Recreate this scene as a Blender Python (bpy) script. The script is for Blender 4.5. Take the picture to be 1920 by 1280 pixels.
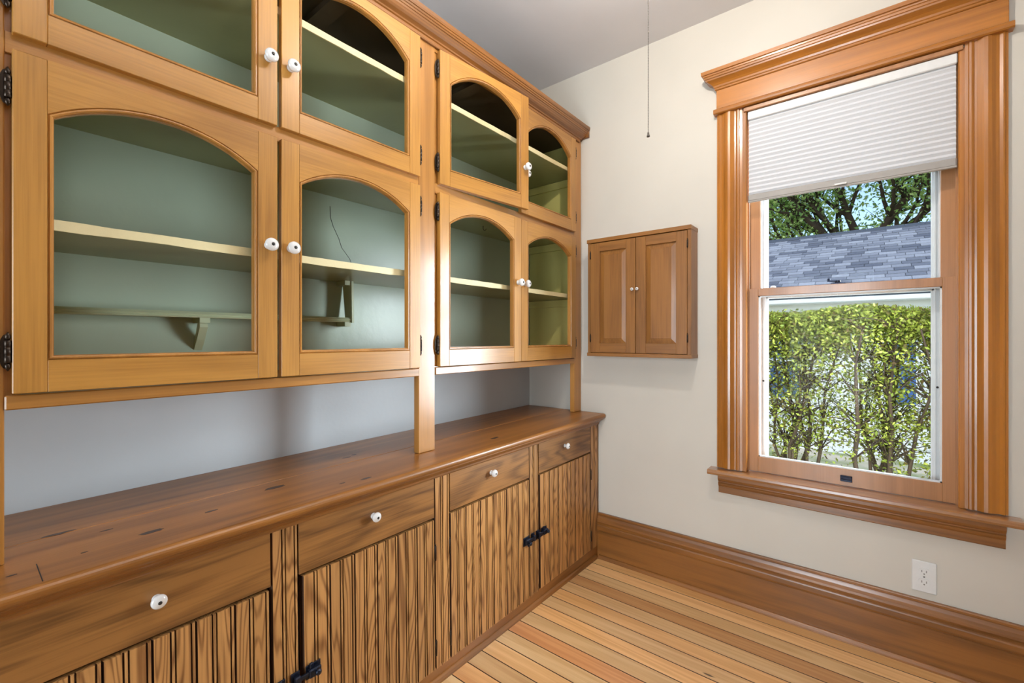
import bpy, bmesh, math, random
from mathutils import Vector, Matrix
import numpy as np
random.seed(7); rng = np.random.default_rng(7)
for o in list(bpy.data.objects): bpy.data.objects.remove(o)
S = bpy.context.scene; C = S.collection
R = math.radians

# ------------------------------------------------ camera
F_PX, HOR = 845.6, 634.0
YAW = math.atan(681/845.6)
cam_d = bpy.data.cameras.new('camera'); cam = bpy.data.objects.new('camera', cam_d); C.objects.link(cam)
cam.location = (1.21, -2.28, 1.22); cam.rotation_euler = (math.pi/2, 0, YAW)
cam_d.sensor_width = 36; cam_d.lens = 36*F_PX/1920
cam_d.shift_y = -(640-HOR)/1920; cam_d.clip_start = .02; cam_d.clip_end = 300
S.camera = cam
# ------------------------------------------------ world, lamps, exposure
W = bpy.data.worlds.new('sky'); S.world = W; W.use_nodes = True
wn = W.node_tree.nodes; wl = W.node_tree.links; wn.clear()
sky = wn.new('ShaderNodeTexSky'); sky.sky_type = 'NISHITA'; sky.sun_disc = False
sky.sun_elevation = R(50); sky.sun_rotation = R(200); sky.air_density = 1.0; sky.dust_density = .6; sky.ozone_density = 1.5
bg = wn.new('ShaderNodeBackground'); bg.inputs['Strength'].default_value = .54
wo = wn.new('ShaderNodeOutputWorld'); wl.new(sky.outputs[0], bg.inputs[0]); wl.new(bg.outputs[0], wo.inputs[0])

def light(name, kind, loc, energy, color, direction=None, **kw):
    d = bpy.data.lights.new(name, kind); d.energy = energy; d.color = color
    for k, v in kw.items(): setattr(d, k, v)
    o = bpy.data.objects.new(name, d); C.objects.link(o); o.location = loc
    if direction is not None: o.rotation_euler = Vector(direction).to_track_quat('-Z', 'Y').to_euler()
    return o
light('sun', 'SUN', (0, -5, 10), 3.5, (1, .95, .86), (.42, .55, -.78), angle=R(.6))
light('added_window_fill', 'AREA', (2.95, 1.0, 1.45), 1450, (.80, .9, 1), (-.60, -.80, -.1), shape='RECTANGLE', size=2.4, size_y=2.1)  # unseen area lamp added outside, strengthening the light through the window
light('added_hall_fill', 'AREA', (.75, -5.85, 1.2), 152, (.76, .90, 1), (.03, 1, -.02), shape='RECTANGLE', size=1.2, size_y=2.0, spread=R(125))  # added lamp behind the camera, standing in for daylight from a next room
light('ceiling_bulb_light', 'POINT', (.78, -1.03, 2.585), 66, (1, .94, .86), shadow_soft_size=.035)
light('added_ceiling_fill', 'AREA', (1.6, -1.75, 1.95), 46, (.95, .98, 1), (-.7, -.05, 1), shape='RECTANGLE', size=.5, size_y=.5, spread=R(115))  # unseen upward lamp added to brighten the ceiling
S.view_settings.view_transform = 'Standard'; S.view_settings.look = 'None'
S.view_settings.gamma = 1; S.view_settings.use_curve_mapping = False
S.view_settings.exposure = -.98

# ------------------------------------------------ materials
def srgb(r, g, b):
    f = lambda c: (c/255/12.92 if c/255 <= .04045 else ((c/255+.055)/1.055)**2.4)
    return (f(r), f(g), f(b), 1)
class NT:
    def __init__(s, name):
        s.m = bpy.data.materials.new(name); s.m.use_nodes = True
        s.n = s.m.node_tree.nodes; s.l = s.m.node_tree.links
        s.b = s.n['Principled BSDF']; s.out = s.n['Material Output']
    def new(s, t, **kw):
        nd = s.n.new(t)
        for k, v in kw.items(): setattr(nd, k, v)
        return nd
    def link(s, a, b): s.l.new(a, b)
    def math(s, op, a, b=None, c=None):
        nd = s.new('ShaderNodeMath', operation=op)
        for i, v in enumerate((a, b, c)):
            if v is None: continue
            if isinstance(v, (int, float)): nd.inputs[i].default_value = v
            else: s.link(v, nd.inputs[i])
        return nd.outputs[0]
    def mix(s, fac, a, b, mode='MIX'):
        nd = s.new('ShaderNodeMix', data_type='RGBA', blend_type=mode)
        for i, v in ((0, fac), (6, a), (7, b)):
            if isinstance(v, (int, float, tuple)): nd.inputs[i].default_value = v
            else: s.link(v, nd.inputs[i])
        return nd.outputs[2]
    def ramp(s, v, lo, hi):
        nd = s.new('ShaderNodeMapRange'); nd.inputs[1].default_value = lo; nd.inputs[2].default_value = hi
        s.link(v, nd.inputs[0]); return nd.outputs[0]
    def coords(s, scale, rnd=True):
        tc = s.new('ShaderNodeTexCoord'); v = tc.outputs['Object']
        if rnd:
            oi = s.new('ShaderNodeObjectInfo')
            mul = s.new('ShaderNodeVectorMath', operation='SCALE'); mul.inputs[0].default_value = (31, 17, 23)
            s.link(oi.outputs['Random'], mul.inputs['Scale'])
            add = s.new('ShaderNodeVectorMath', operation='ADD'); s.link(v, add.inputs[0]); s.link(mul.outputs[0], add.inputs[1]); v = add.outputs[0]
        mp = s.new('ShaderNodeVectorMath', operation='MULTIPLY'); mp.inputs[1].default_value = scale
        s.link(v, mp.inputs[0]); return mp.outputs[0]
    def noise(s, vec, scale, detail=3, dist=0, rough=.5):
        nd = s.new('ShaderNodeTexNoise'); nd.inputs['Scale'].default_value = scale; nd.inputs['Detail'].default_value = detail
        nd.inputs['Distortion'].default_value = dist; nd.inputs['Roughness'].default_value = rough
        s.link(vec, nd.inputs['Vector']); return nd.outputs[0]
    def bump(s, h, strength, dist=.002):
        nd = s.new('ShaderNodeBump'); nd.inputs['Strength'].default_value = strength; nd.inputs['Distance'].default_value = dist
        s.link(h, nd.inputs['Height']); s.link(nd.outputs[0], s.b.inputs['Normal'])

def wood(name, light_c, dark_c, axis, rings=9, cross=7, long=.7, line=.6, rough=.38, coat=.25, mottle=.25, knots=0, vary=.12, tint=False, fibre=.25, sharp=1.0, fs=1):
    t = NT(name)
    sc = [cross]*3; sc[axis] = long
    v = t.coords(tuple(sc))
    n = t.noise(v, 1, 2, .35)
    w = t.math('SINE', t.math('MULTIPLY', n, rings*6.283))
    w = t.math('POWER', t.math('MULTIPLY_ADD', w, .5, .5), sharp)
    sf = [220*fs]*3; sf[axis] = 6
    f = t.noise(t.coords(tuple(sf)), 1, 2)
    sm = [9]*3; sm[axis] = 2.2
    mt = t.noise(t.coords(tuple(sm)), 1, 3)
    fac = t.math('MULTIPLY', w, line)
    fac = t.math('ADD', fac, t.math('MULTIPLY', t.math('SUBTRACT', f, .5), fibre*2))
    fac = t.math('ADD', fac, t.math('MULTIPLY', t.math('SUBTRACT', mt, .45), mottle*2))
    cl = t.new('ShaderNodeClamp'); t.link(fac, cl.inputs[0])
    col = t.mix(cl.outputs[0], light_c, dark_c)
    if knots:
        sk = [5.2]*3; sk[axis] = 1.5
        vo = t.new('ShaderNodeTexVoronoi'); vo.inputs['Scale'].default_value = 1
        kv = t.coords(tuple(sk)); t.link(kv, vo.inputs['Vector'])
        kd = t.math('ADD', vo.outputs[0], t.math('MULTIPLY', t.math('SUBTRACT', f, .5), .08))
        kk = t.ramp(kd, .10*knots, .055*knots)
        col = t.mix(kk, col, tuple(c*.22 for c in dark_c[:3])+(1,))
    oi = t.new('ShaderNodeObjectInfo')
    hv = t.new('ShaderNodeHueSaturation'); t.link(col, hv.inputs['Color'])
    t.link(t.math('MULTIPLY_ADD', oi.outputs['Random'], 2*vary, 1-vary), hv.inputs['Value'])
    col = hv.outputs[0]
    if tint: col = t.mix(1.0, col, oi.outputs['Color'], 'MULTIPLY')
    t.link(col, t.b.inputs['Base Color'])
    t.b.inputs['Roughness'].default_value = rough
    t.b.inputs['Coat Weight'].default_value = coat; t.b.inputs['Coat Roughness'].default_value = .16
    t.bump(t.math('ADD', f, t.math('MULTIPLY', w, line)), .12, .001)
    return t.m
def paint(name, c, rough=.5, bump=.1, scale=60, mottle=.05, c2=None, spec=.5):
    t = NT(name); v = t.coords((1, 1, 1), False)
    n = t.noise(v, 2.2, 4)
    c2 = c2 or tuple(x*(1-mottle*2) for x in c[:3])+(1,)
    t.link(t.mix(t.ramp(n, .35, .7), c, c2), t.b.inputs['Base Color'])
    t.b.inputs['Roughness'].default_value = rough; t.b.inputs['Specular IOR Level'].default_value = spec
    t.bump(t.noise(v, scale, 4), bump, .002); return t.m
def plain(name, c, rough=.5, metal=0, trans=0, coat=0):
    t = NT(name); v = t.coords((1, 1, 1), False); n = t.noise(v, 40, 3)
    t.link(t.mix(n, c, tuple(x*.88 for x in c[:3])+(1,)), t.b.inputs['Base Color'])
    t.b.inputs['Roughness'].default_value = rough; t.b.inputs['Metallic'].default_value = metal; t.b.inputs['Coat Weight'].default_value = coat
    return t.m
def glassm(name, tint=(1, 1, 1, 1), refl=1.0, rough=.01):
    t = NT(name); t.n.remove(t.b)
    tr = t.new('ShaderNodeBsdfTransparent'); tr.inputs[0].default_value = tint
    gl = t.new('ShaderNodeBsdfGlossy'); gl.inputs['Roughness'].default_value = rough
    fr = t.new('ShaderNodeFresnel'); fr.inputs[0].default_value = 1.5
    nn = t.noise(t.coords((1, 1, 1)), 3, 1)
    bp = t.new('ShaderNodeBump'); bp.inputs['Strength'].default_value = .04; bp.inputs['Distance'].default_value = .01
    t.link(nn, bp.inputs['Height']); t.link(bp.outputs[0], gl.inputs['Normal'])
    mx = t.new('ShaderNodeMixShader'); t.link(t.math('MULTIPLY', fr.outputs[0], refl), mx.inputs[0])
    t.link(tr.outputs[0], mx.inputs[1]); t.link(gl.outputs[0], mx.inputs[2]); t.link(mx.outputs[0], t.out.inputs[0]); return t.m
M = {}
up_l, up_d = srgb(188, 134, 60), srgb(126, 78, 24)
for ax, k in ((0, 'x'), (1, 'y'), (2, 'z')):
    M['door_'+k] = wood('varnished_maple_'+k, up_l, up_d, ax, rings=3, cross=5, long=.8, line=.25, rough=.36, coat=.3, mottle=.55, vary=.06, fibre=.4)
    M['frame_'+k] = wood('varnished_pine_'+k, srgb(184, 128, 60), srgb(118, 72, 26), ax, rings=5, cross=6, long=.5, line=.35, rough=.34, coat=.35, mottle=.3, vary=.05, knots=.5)
    M['trim_'+k] = wood('orange_pine_trim_'+k, srgb(180, 114, 42), srgb(106, 60, 16), ax, rings=4, cross=9, long=.5, line=.35, rough=.3, coat=.5, mottle=.35, vary=.05)
    M['base_'+k] = wood('brown_fir_'+k, srgb(144, 92, 40), srgb(76, 43, 15), ax, rings=5, cross=9, long=.5, line=.4, rough=.36, coat=.35, mottle=.35, vary=.06)
    M['med_'+k] = wood('brown_oak_'+k, srgb(148, 98, 44), srgb(90, 52, 18), ax, rings=5, cross=9, long=.8, line=.3, rough=.45, coat=.15, mottle=.3, vary=.04, fibre=.5)
M['gloss_x'] = wood('glossy_sill_fir', srgb(170, 118, 70), srgb(112, 68, 32), 0, rings=5, cross=9, long=.5, line=.4, rough=.28, coat=1.0, mottle=.35, vary=.04)
M['bead'] = wood('beadboard_oak', srgb(196, 144, 86), srgb(106, 62, 26), 2, rings=24, cross=9, long=.9, line=.7, rough=.42, coat=.12, mottle=.25, vary=.14, fibre=.35, sharp=2.2)
M['drawer'] = wood('drawer_chestnut', srgb(160, 110, 56), srgb(84, 52, 22), 1, rings=9, cross=7, long=1.0, line=.5, rough=.42, coat=.15, mottle=.5, vary=.1, fibre=.5, sharp=1.6)
M['counter'] = wood('counter_pine', srgb(160, 104, 44), srgb(92, 52, 16), 1, rings=6, cross=7, long=.5, line=.4, rough=.38, coat=.12, mottle=.5, vary=.06)
M['floor'] = wood('floor_pine', srgb(240, 202, 148), srgb(196, 138, 76), 0, rings=7, cross=11, long=.5, line=.35, rough=.3, coat=.35, mottle=.35, vary=.13, tint=True, knots=.35)
M['sashw'] = wood('sash_pine', srgb(172, 118, 70), srgb(122, 76, 38), 2, rings=4, cross=9, long=.6, line=.3, rough=.35, coat=.4, vary=.03)
M['wall'] = paint('warm_wall_paint', srgb(209, 203, 192), .55, .12, 55, .03)
M['ceil'] = paint('ceiling_paint', srgb(222, 221, 224), .7, .1, 40, .03)
M['alcove'] = paint('grey_blue_alcove_paint', srgb(196, 200, 203), .38, .15, 60, .05)
M['sage'] = paint('sage_paint', srgb(152, 154, 112), .33, .2, 45, .06)
M['sageback'] = paint('sage_back_paint', srgb(172, 186, 164), .3, .25, 40, .05)
M['ledge'] = paint('pale_sage_paint', srgb(186, 194, 158), .4, .15, 45, .05)
M['olive'] = paint('olive_paint', srgb(206, 196, 118), .45, .15, 50, .05)
M['cream'] = paint('cream_shelf_edge', srgb(232, 222, 178), .5, .3, 120, .1, srgb(205, 190, 140))
M['dark'] = plain('dark_shade_and_joints', (.02, .013, .008, 1), .8)  # near-black: shade behind cabinet gaps, also floor and counter joints
M['grime'] = plain('dark_grime_in_grooves', srgb(72, 43, 22), .7)
M['knot'] = plain('dark_wood_knot', srgb(58, 34, 18), .45, coat=.3)
M['topdark'] = paint('bare_brown_board', srgb(84, 66, 44), .6, .2, 40)
M['porc'] = plain('white_porcelain', (.86, .85, .84, 1), .12, coat=.6)
M['screw'] = plain('dark_screw', (.06, .055, .05, 1), .4, .8)
M['bronze'] = plain('dark_bronze', (.045, .032, .024, 1), .32, .85)
M['iron'] = plain('black_iron', (.018, .024, .045, 1), .3, .6)
M['plast'] = plain('white_plastic', (.8, .8, .79, 1), .3)
M['slot'] = plain('slot_grey', (.22, .21, .19, 1), .5)
M['alum'] = plain('white_aluminium', (.78, .8, .82, 1), .3)
M['grey'] = plain('grey_rail', (.36, .33, .30, 1), .4)
M['chain'] = plain('chain_metal', (.16, .14, .12, 1), .35, .8)
M['glass'] = glassm('window_glass', (.985, .99, .985, 1), .02)
M['farglass'] = plain('far_window_glass', srgb(84, 112, 150), .08, 0)
M['siding'] = paint('white_siding', srgb(248, 249, 252), .5, .05, 20, .02)
M['bluepane'] = paint('blue_pane_paint', srgb(74, 112, 176), .5, .1, 30, .05)  # opaque blue fill for one of the neighbour's window frames
M['bark'] = paint('bark', srgb(92, 74, 60), .9, .6, 30, .3)
t = NT('shade_fabric'); t.b.inputs['Base Color'].default_value = (.70, .70, .72, 1); t.b.inputs['Roughness'].default_value = .8
tl = t.new('ShaderNodeBsdfTranslucent'); tl.inputs[0].default_value = (.92, .93, .95, 1)
mx = t.new('ShaderNodeMixShader'); mx.inputs[0].default_value = .08; t.link(t.b.outputs[0], mx.inputs[1]); t.link(tl.outputs[0], mx.inputs[2]); t.link(mx.outputs[0], t.out.inputs[0])
M['fabric'] = t.m
def leafm(name, a, b, c):
    t = NT(name); g = t.new('ShaderNodeNewGeometry')
    cr = t.new('ShaderNodeValToRGB'); cr.color_ramp.elements[0].color = a; cr.color_ramp.elements[1].color = c
    e = cr.color_ramp.elements.new(.5); e.color = b
    t.link(g.outputs['Random Per Island'], cr.inputs[0]); t.link(cr.outputs[0], t.b.inputs['Base Color'])
    t.b.inputs['Roughness'].default_value = .5
    tl = t.new('ShaderNodeBsdfTranslucent'); t.link(cr.outputs[0], tl.inputs[0])
    mx = t.new('ShaderNodeMixShader'); mx.inputs[0].default_value = .35
    t.link(t.b.outputs[0], mx.inputs[1]); t.link(tl.outputs[0], mx.inputs[2]); t.link(mx.outputs[0], t.out.inputs[0]); return t.m
M['hleaf'] = leafm('hedge_leaf', srgb(112, 88, 50), srgb(138, 156, 58), srgb(212, 216, 96))
M['tleaf'] = leafm('tree_leaf', srgb(124, 164, 84), srgb(176, 208, 112), srgb(220, 234, 156))
def shingm():
    t = NT('asphalt_shingle'); oi = t.new('ShaderNodeObjectInfo')
    c = t.mix(oi.outputs['Random'], srgb(104, 108, 120), srgb(182, 184, 192))
    n = t.noise(t.coords((1, 1, 1), False), 60, 3)
    t.link(t.mix(t.math('MULTIPLY', n, .35), c, srgb(80, 82, 92)), t.b.inputs['Base Color']); t.b.inputs['Roughness'].default_value = .9; return t.m
M['shingle'] = shingm()
M['ridge'] = plain('ridge_cap_dark', srgb(84, 90, 100), .9)
t = NT('grass_ground'); v = t.coords((1, 1, 1), False)
t.link(t.mix(t.ramp(t.noise(v, 1.1, 3), .45, .6), srgb(120, 140, 74), srgb(206, 196, 178)), t.b.inputs['Base Color']); t.b.inputs['Roughness'].default_value = .9
t.bump(t.noise(v, 30, 4), .6, .03); M['ground'] = t.m

# ------------------------------------------------ mesh helpers
class MB:
    def __init__(s): s.v = []; s.f = []; s.mi = []; s.sm = []
    def add(s, vs, fs, mi=0, smooth=False):
        b = len(s.v); s.v += [tuple(p) for p in vs]; s.f += [tuple(b+i for i in f) for f in fs]
        s.mi += [mi]*len(fs); s.sm += [smooth]*len(fs); return s
    def box(s, x0, x1, y0, y1, z0, z1, mi=0, c=0.0):
        if c <= 0:
            vs = [(x, y, z) for x in (x0, x1) for y in (y0, y1) for z in (z0, z1)]
            return s.add(vs, [(0, 1, 3, 2), (4, 6, 7, 5), (0, 4, 5, 1), (2, 3, 7, 6), (0, 2, 6, 4), (1, 5, 7, 3)], mi)
        bm = bmesh.new(); r = bmesh.ops.create_cube(bm, size=1)
        bmesh.ops.scale(bm, vec=(x1-x0, y1-y0, z1-z0), verts=bm.verts); bmesh.ops.translate(bm, vec=((x0+x1)/2, (y0+y1)/2, (z0+z1)/2), verts=bm.verts)
        bmesh.ops.bevel(bm, geom=bm.edges[:], offset=c, segments=1, affect='EDGES')
        return s.frombm(bm, mi)
    def frombm(s, bm, mi=0, smooth=False):
        bm.verts.index_update(); s.add([v.co[:] for v in bm.verts], [[v.index for v in f.verts] for f in bm.faces], mi, smooth); bm.free(); return s
    def prism(s, pts, axis, a0, a1, mi=0, smooth=False):
        # pts: 2D polygon in the two other axes, in cyclic order (axis 0 -> (y,z); 1 -> (x,z); 2 -> (x,y))
        def P(p, a): return {0: (a, p[0], p[1]), 1: (p[0], a, p[1]), 2: (p[0], p[1], a)}[axis]
        n = len(pts); b = len(s.v)
        s.v += [P(p, a0) for p in pts]+[P(p, a1) for p in pts]
        ar = sum(pts[i][0]*pts[(i+1) % n][1]-pts[(i+1) % n][0]*pts[i][1] for i in range(n))
        if axis == 1: ar = -ar
        for i in range(n):
            j = (i+1) % n; f = (b+i, b+j, b+n+j, b+n+i)
            if ar < 0: f = f[::-1]
            s.f.append(f); s.mi.append(mi); s.sm.append(smooth)
        lo = tuple(b+i for i in range(n)); hi = tuple(b+n+i for i in range(n))
        if ar > 0: lo = lo[::-1]
        else: hi = hi[::-1]
        s.f += [lo, hi]; s.mi += [mi]*2; s.sm += [False]*2; return s
    def lathe(s, prof, o, d, seg=16, mi=0):
        # prof: (radius, height along d)
        d = Vector(d).normalized(); u = d.orthogonal().normalized(); w = d.cross(u); o = Vector(o); vs = []; fs = []
        for r, h in prof:
            for k in range(seg):
                a = 2*math.pi*k/seg; vs.append(o+d*h+(u*math.cos(a)+w*math.sin(a))*max(r, 1e-5))
        for i in range(len(prof)-1):
            for k in range(seg):
                k2 = (k+1) % seg; fs.append((i*seg+k, i*seg+k2, (i+1)*seg+k2, (i+1)*seg+k))
        fs.append(tuple(range(seg))[::-1]); fs.append(tuple((len(prof)-1)*seg+k for k in range(seg)))
        return s.add(vs, fs, mi, True)
    def tube(s, pts, rads, seg=6, mi=0):
        pts = [Vector(p) for p in pts]; vs = []; fs = []
        for i, p in enumerate(pts):
            d = (pts[min(i+1, len(pts)-1)]-pts[max(i-1, 0)]).normalized(); u = d.cross(Vector((.31, .93, .17))).normalized(); w = d.cross(u)
            r = rads[i] if isinstance(rads, (list, tuple)) else rads
            for k in range(seg):
                a = 2*math.pi*k/seg; vs.append(p+(u*math.cos(a)+w*math.sin(a))*r)
        for i in range(len(pts)-1):
            for k in range(seg):
                k2 = (k+1) % seg; fs.append((i*seg+k, i*seg+k2, (i+1)*seg+k2, (i+1)*seg+k))
        fs.append(tuple(range(seg))[::-1]); fs.append(tuple((len(pts)-1)*seg+k for k in range(seg)))
        return s.add(vs, fs, mi, True)
    def sweep(s, path, prof, closed=True, mi=0):
        # path: (y,z) loop counter-clockwise seen from +x; prof: (inward offset, x)
        n = len(path); rings = []
        for i in range(n):
            a = Vector(path[i-1] if (closed or i) else path[i]); b = Vector(path[i]); c = Vector(path[(i+1) % n] if (closed or i < n-1) else path[i])
            d1 = (b-a).normalized() if (b-a).length > 0 else (c-b).normalized(); d2 = (c-b).normalized() if (c-b).length > 0 else d1
            n1 = Vector((-d1.y, d1.x)); n2 = Vector((-d2.y, d2.x)); m = (n1+n2).normalized(); k = 1/max(.4, m.dot(n1))
            rings.append([(x, b.x+m.x*o*k, b.y+m.y*o*k) for o, x in prof])
        q = len(prof); vs = [p for r in rings for p in r]; fs = []
        for i in range(n if closed else n-1):
            j = (i+1) % n
            for k in range(q-1): fs.append((i*q+k, i*q+k+1, j*q+k+1, j*q+k))
        return s.add(vs, fs, mi)
    def obj(s, name, mats, parent=None, kind=None, label=None, cat=None, group=None, loc=None, rot=None):
        me = bpy.data.meshes.new(name); me.from_pydata(s.v, [], s.f)
        if not isinstance(mats, (list, tuple)): mats = [mats]
        for m in mats: me.materials.append(M[m] if isinstance(m, str) else m)
        me.polygons.foreach_set('material_index', s.mi); me.polygons.foreach_set('use_smooth', s.sm); me.update()
        o = bpy.data.objects.new(name, me); C.objects.link(o)
        if loc: o.location = loc
        if rot: o.rotation_euler = rot
        return tag(o, parent, kind, label, cat, group)
def tag(o, parent=None, kind=None, label=None, cat=None, group=None):
    if parent is not None: o.parent = parent
    for k, v in (('kind', kind), ('label', label), ('category', cat), ('group', group)):
        if v: o[k] = v
    return o
def empty(name, loc, label=None, cat=None, kind=None, rot=None, parent=None, group=None):
    o = bpy.data.objects.new(name, None); C.objects.link(o); o.location = loc; o.empty_display_size = .1
    if rot: o.rotation_euler = rot
    return tag(o, parent, kind, label, cat, group)

# ------------------------------------------------ room shell
XL, XR, YF, ZC = -.485, 2.35, -3.5, 2.752
WX0, WX1, WZ0, WZ1 = .742, 1.455, .575, 2.262      # window opening
w = MB(); T = .17
w.box(XL-.12, WX0, 0, T, -.6, ZC+.1).box(WX1, XR+.12, 0, T, -.6, ZC+.1).box(WX0, WX1, 0, T, -.6, WZ0).box(WX0, WX1, 0, T, WZ1, ZC+.1)
w.obj('wall_back', 'wall', kind='structure')
MB().box(XL-.12, XL, YF, 0, -.1, ZC+.1).obj('wall_left', 'alcove', kind='structure')
MB().box(XR, XR+.12, YF, 0, -.1, ZC+.1).obj('wall_right', 'wall', kind='structure')
w = MB(); w.box(XL-.12, -.1, YF-.12, YF, -.1, ZC+.1).box(1.2, XR+.12, YF-.12, YF, -.1, ZC+.1).box(-.1, 1.2, YF-.12, YF, 2.2, ZC+.1)
w.obj('wall_front', 'wall', kind='structure')
MB().box(XL-.12, XR+.12, YF-.12, T, ZC, ZC+.14).obj('ceiling', 'ceil', kind='structure')
w = MB(); w.box(-.2, -.1, YF, YF+.02, 0, 2.2).box(1.2, 1.3, YF, YF+.02, 0, 2.2).box(-.2, 1.3, YF, YF+.02, 2.2, 2.3)
w.obj('door_1', 'trim_z', kind='structure')  # trim of an invented doorway, opened behind the camera to admit fill light
MB().box(-1.2, 2.4, -6.1, YF-.12, ZC, ZC+.14).obj('added_hall_ceiling', 'ceil', kind='structure')  # hall added out of view, keeps sun out of the doorway
MB().box(-1.2, 2.4, -6.1, YF-.12, -.1, 0).obj('added_hall_floor', 'base_x', kind='structure')
MB().box(-1.2, -1.08, -6.1, YF-.12, 0, ZC).obj('added_hall_wall_left', 'wall', kind='structure')
MB().box(2.28, 2.4, -6.1, YF-.12, 0, ZC).obj('added_hall_wall_right', 'wall', kind='structure')
MB().box(-1.08, 2.28, -6.1, -5.98, 0, ZC).box(-1.08, XL-.12, YF-.12, YF-.05, 0, ZC).obj('added_hall_wall_back', 'wall', kind='structure')
# floor: boards run along x
fl = MB().box(XL-.12, XR+.12, YF-.12, 0, -.1, -.0165).obj('floor', 'dark', kind='structure')
pitch = .0805; fmesh = {}
tints = {0: (.78, .66, .52, 1), 4: (.70, .56, .46, 1), 10: (.74, .52, .42, 1), 2: (1.0, .95, .9, 1), 6: (.92, .8, .66, 1), 8: (.98, .84, .7, 1), 1: (.9, .82, .7, 1), 12: (1.0, .93, .86, 1), 14: (.84, .68, .55, 1)}
k = 0; y = -.0145+pitch
while y > YF:
    y1 = min(y, -.001); y0 = max(y-pitch, YF)
    cuts = [XL-.1, random.uniform(.2, 2.0) if k % 3 == 1 and k > 14 else XR, XR]
    segs = [(cuts[0], cuts[1])]+([(cuts[1], XR)] if cuts[1] < XR else [])
    for a, b in segs:
        m = MB(); g = .0008; c = .0013
        prof = [(y0+g, -.016), (y0+g, -c), (y0+g+c, 0), (y1-g-c, 0), (y1-g, -c), (y1-g, -.016)]
        m.prism(prof, 0, a+.0004, b-.0004)
        for i_ in (0, 1, 3, 4): m.mi[i_] = 1
        o = m.obj('floorboard', ['floor', 'grime'], parent=fl)
        q = random.random(); tn = tints.get(k, (1-.22*q, 1-.30*q, 1-.38*q, 1)); o.color = tn
    y -= pitch; k += 1

# baseboards
BP = [(0, 0), (-.021, 0), (-.021, .150), (-.0245, .153), (-.026, .160), (-.026, .178), (-.024, .183), (-.0195, .186), (-.0205, .193), (-.0235, .199), (-.0225, .208), (-.017, .219), (-.0145, .228), (-.0135, .233), (-.0155, .236), (-.0155, .243), (-.013, .246), (0, .246)]
bb = MB().prism(BP, 0, .002, XR-.022).obj('baseboard_back', 'base_x', kind='structure')
SH = [(-.021, .0005), (-.036, .0005), (-.0355, .007), (-.032, .014), (-.027, .018), (-.021, .019)]
MB().prism(SH, 0, .014, XR-.022, smooth=False).obj('shoe_moulding', 'base_x', parent=bb)
MB().prism([(XR+a*1.0, b) for a, b in BP], 1, YF, -.001).obj('baseboard_right', 'base_y', kind='structure')

# ------------------------------------------------ window
WIN = empty('window_1', (0, 0, 0), kind='structure')
CZ0, CZ1 = .614, 2.272
def casing(x0, x1, flip):
    W_ = x1-x0
    pr = [(0, 0), (0, -.014), (.006, -.0145), (.008, -.019), (.013, -.0205), (.018, -.018), (.021, -.0165), (.030, -.019), (.040, -.0245), (.050, -.0275), (.060, -.0265), (.068, -.022), (.076, -.0175), (.082, -.0165), (.0845, -.0195), (.090, -.0215), (.0955, -.0205), (.098, -.016), (W_, -.0145), (W_, 0)]
    pts = [(x0+a, b) for a, b in pr] if not flip else [(x1-a, b) for a, b in pr]
    m = MB(); m.prism(pts, 2, CZ0, CZ1)
    return m.obj('side_casing', 'trim_z', parent=WIN)
casing(.628, .737, False); casing(1.459, 1.565, True)
MB().box(.628, 1.565, -.024, 0, 2.293, 2.39, c=.001).obj('head_board', 'trim_x', parent=WIN)
MB().prism([(0, 2.270), (-.032, 2.270), (-.0365, 2.274), (-.038, 2.282), (-.0365, 2.290), (-.032, 2.294), (0, 2.294)], 0, .617, 1.577).obj('head_bead', 'trim_x', parent=WIN)
HC = [(0, 2.383), (-.027, 2.383), (-.030, 2.386), (-.030, 2.392), (-.033, 2.395), (-.036, 2.402), (-.043, 2.410), (-.053, 2.417), (-.060, 2.422), (-.062, 2.428), (-.066, 2.430), (-.068, 2.437), (-.071, 2.439), (-.072, 2.445), (-.078, 2.447), (-.079, 2.462), (-.070, 2.465), (0, 2.465)]
m = MB()   # crown with mitred returns
ext = [(.024+(-a-.024) if a < -.024 else 0) for a, b in HC]
n = len(HC); vs = []
for sgn, xe in ((-1, .628), (1, 1.565)):
    for (a, b), e in zip(HC, ext): vs.append((xe+sgn*max(0, -a-.024), a, b))
fs = [(i, (i+1) % n, n+(i+1) % n, n+i) for i in range(n)]
m.add(vs, [f[::-1] for f in fs]+[tuple(range(n)), tuple(n+i for i in range(n))[::-1]])
for sgn, xe in ((-1, .628), (1, 1.565)):   # return faces back to wall
    vs = []
    for a, b in HC[1:-1]: vs += [(xe+sgn*max(0, -a-.024), a, b), (xe+sgn*max(0, -a-.024), 0, b)]
    q = len(HC)-2; fs = [(2*i, 2*i+1, 2*i+3, 2*i+2) for i in range(q-1)]
    m.add(vs, fs)
m.obj('head_crown', 'trim_x', parent=WIN)
# stool and apron
m = MB(); m.prism([(.05, .586), (-.060, .586), (-.0675, .589), (-.070, .597), (-.0675, .606), (-.060, .6095), (.05, .6095)], 0, .598, 1.594)
m.obj('stool', 'gloss_x', parent=WIN)
m = MB(); AP = [(0, .497), (-.016, .497), (-.018, .500), (-.018, .527), (-.021, .530), (-.025, .536), (-.026, .543), (-.023, .547), (-.023, .551), (-.030, .557), (-.034, .566), (-.034, .586), (0, .586)]
m.prism(AP, 0, .636, 1.558).obj('apron', 'base_x', parent=WIN)
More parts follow.
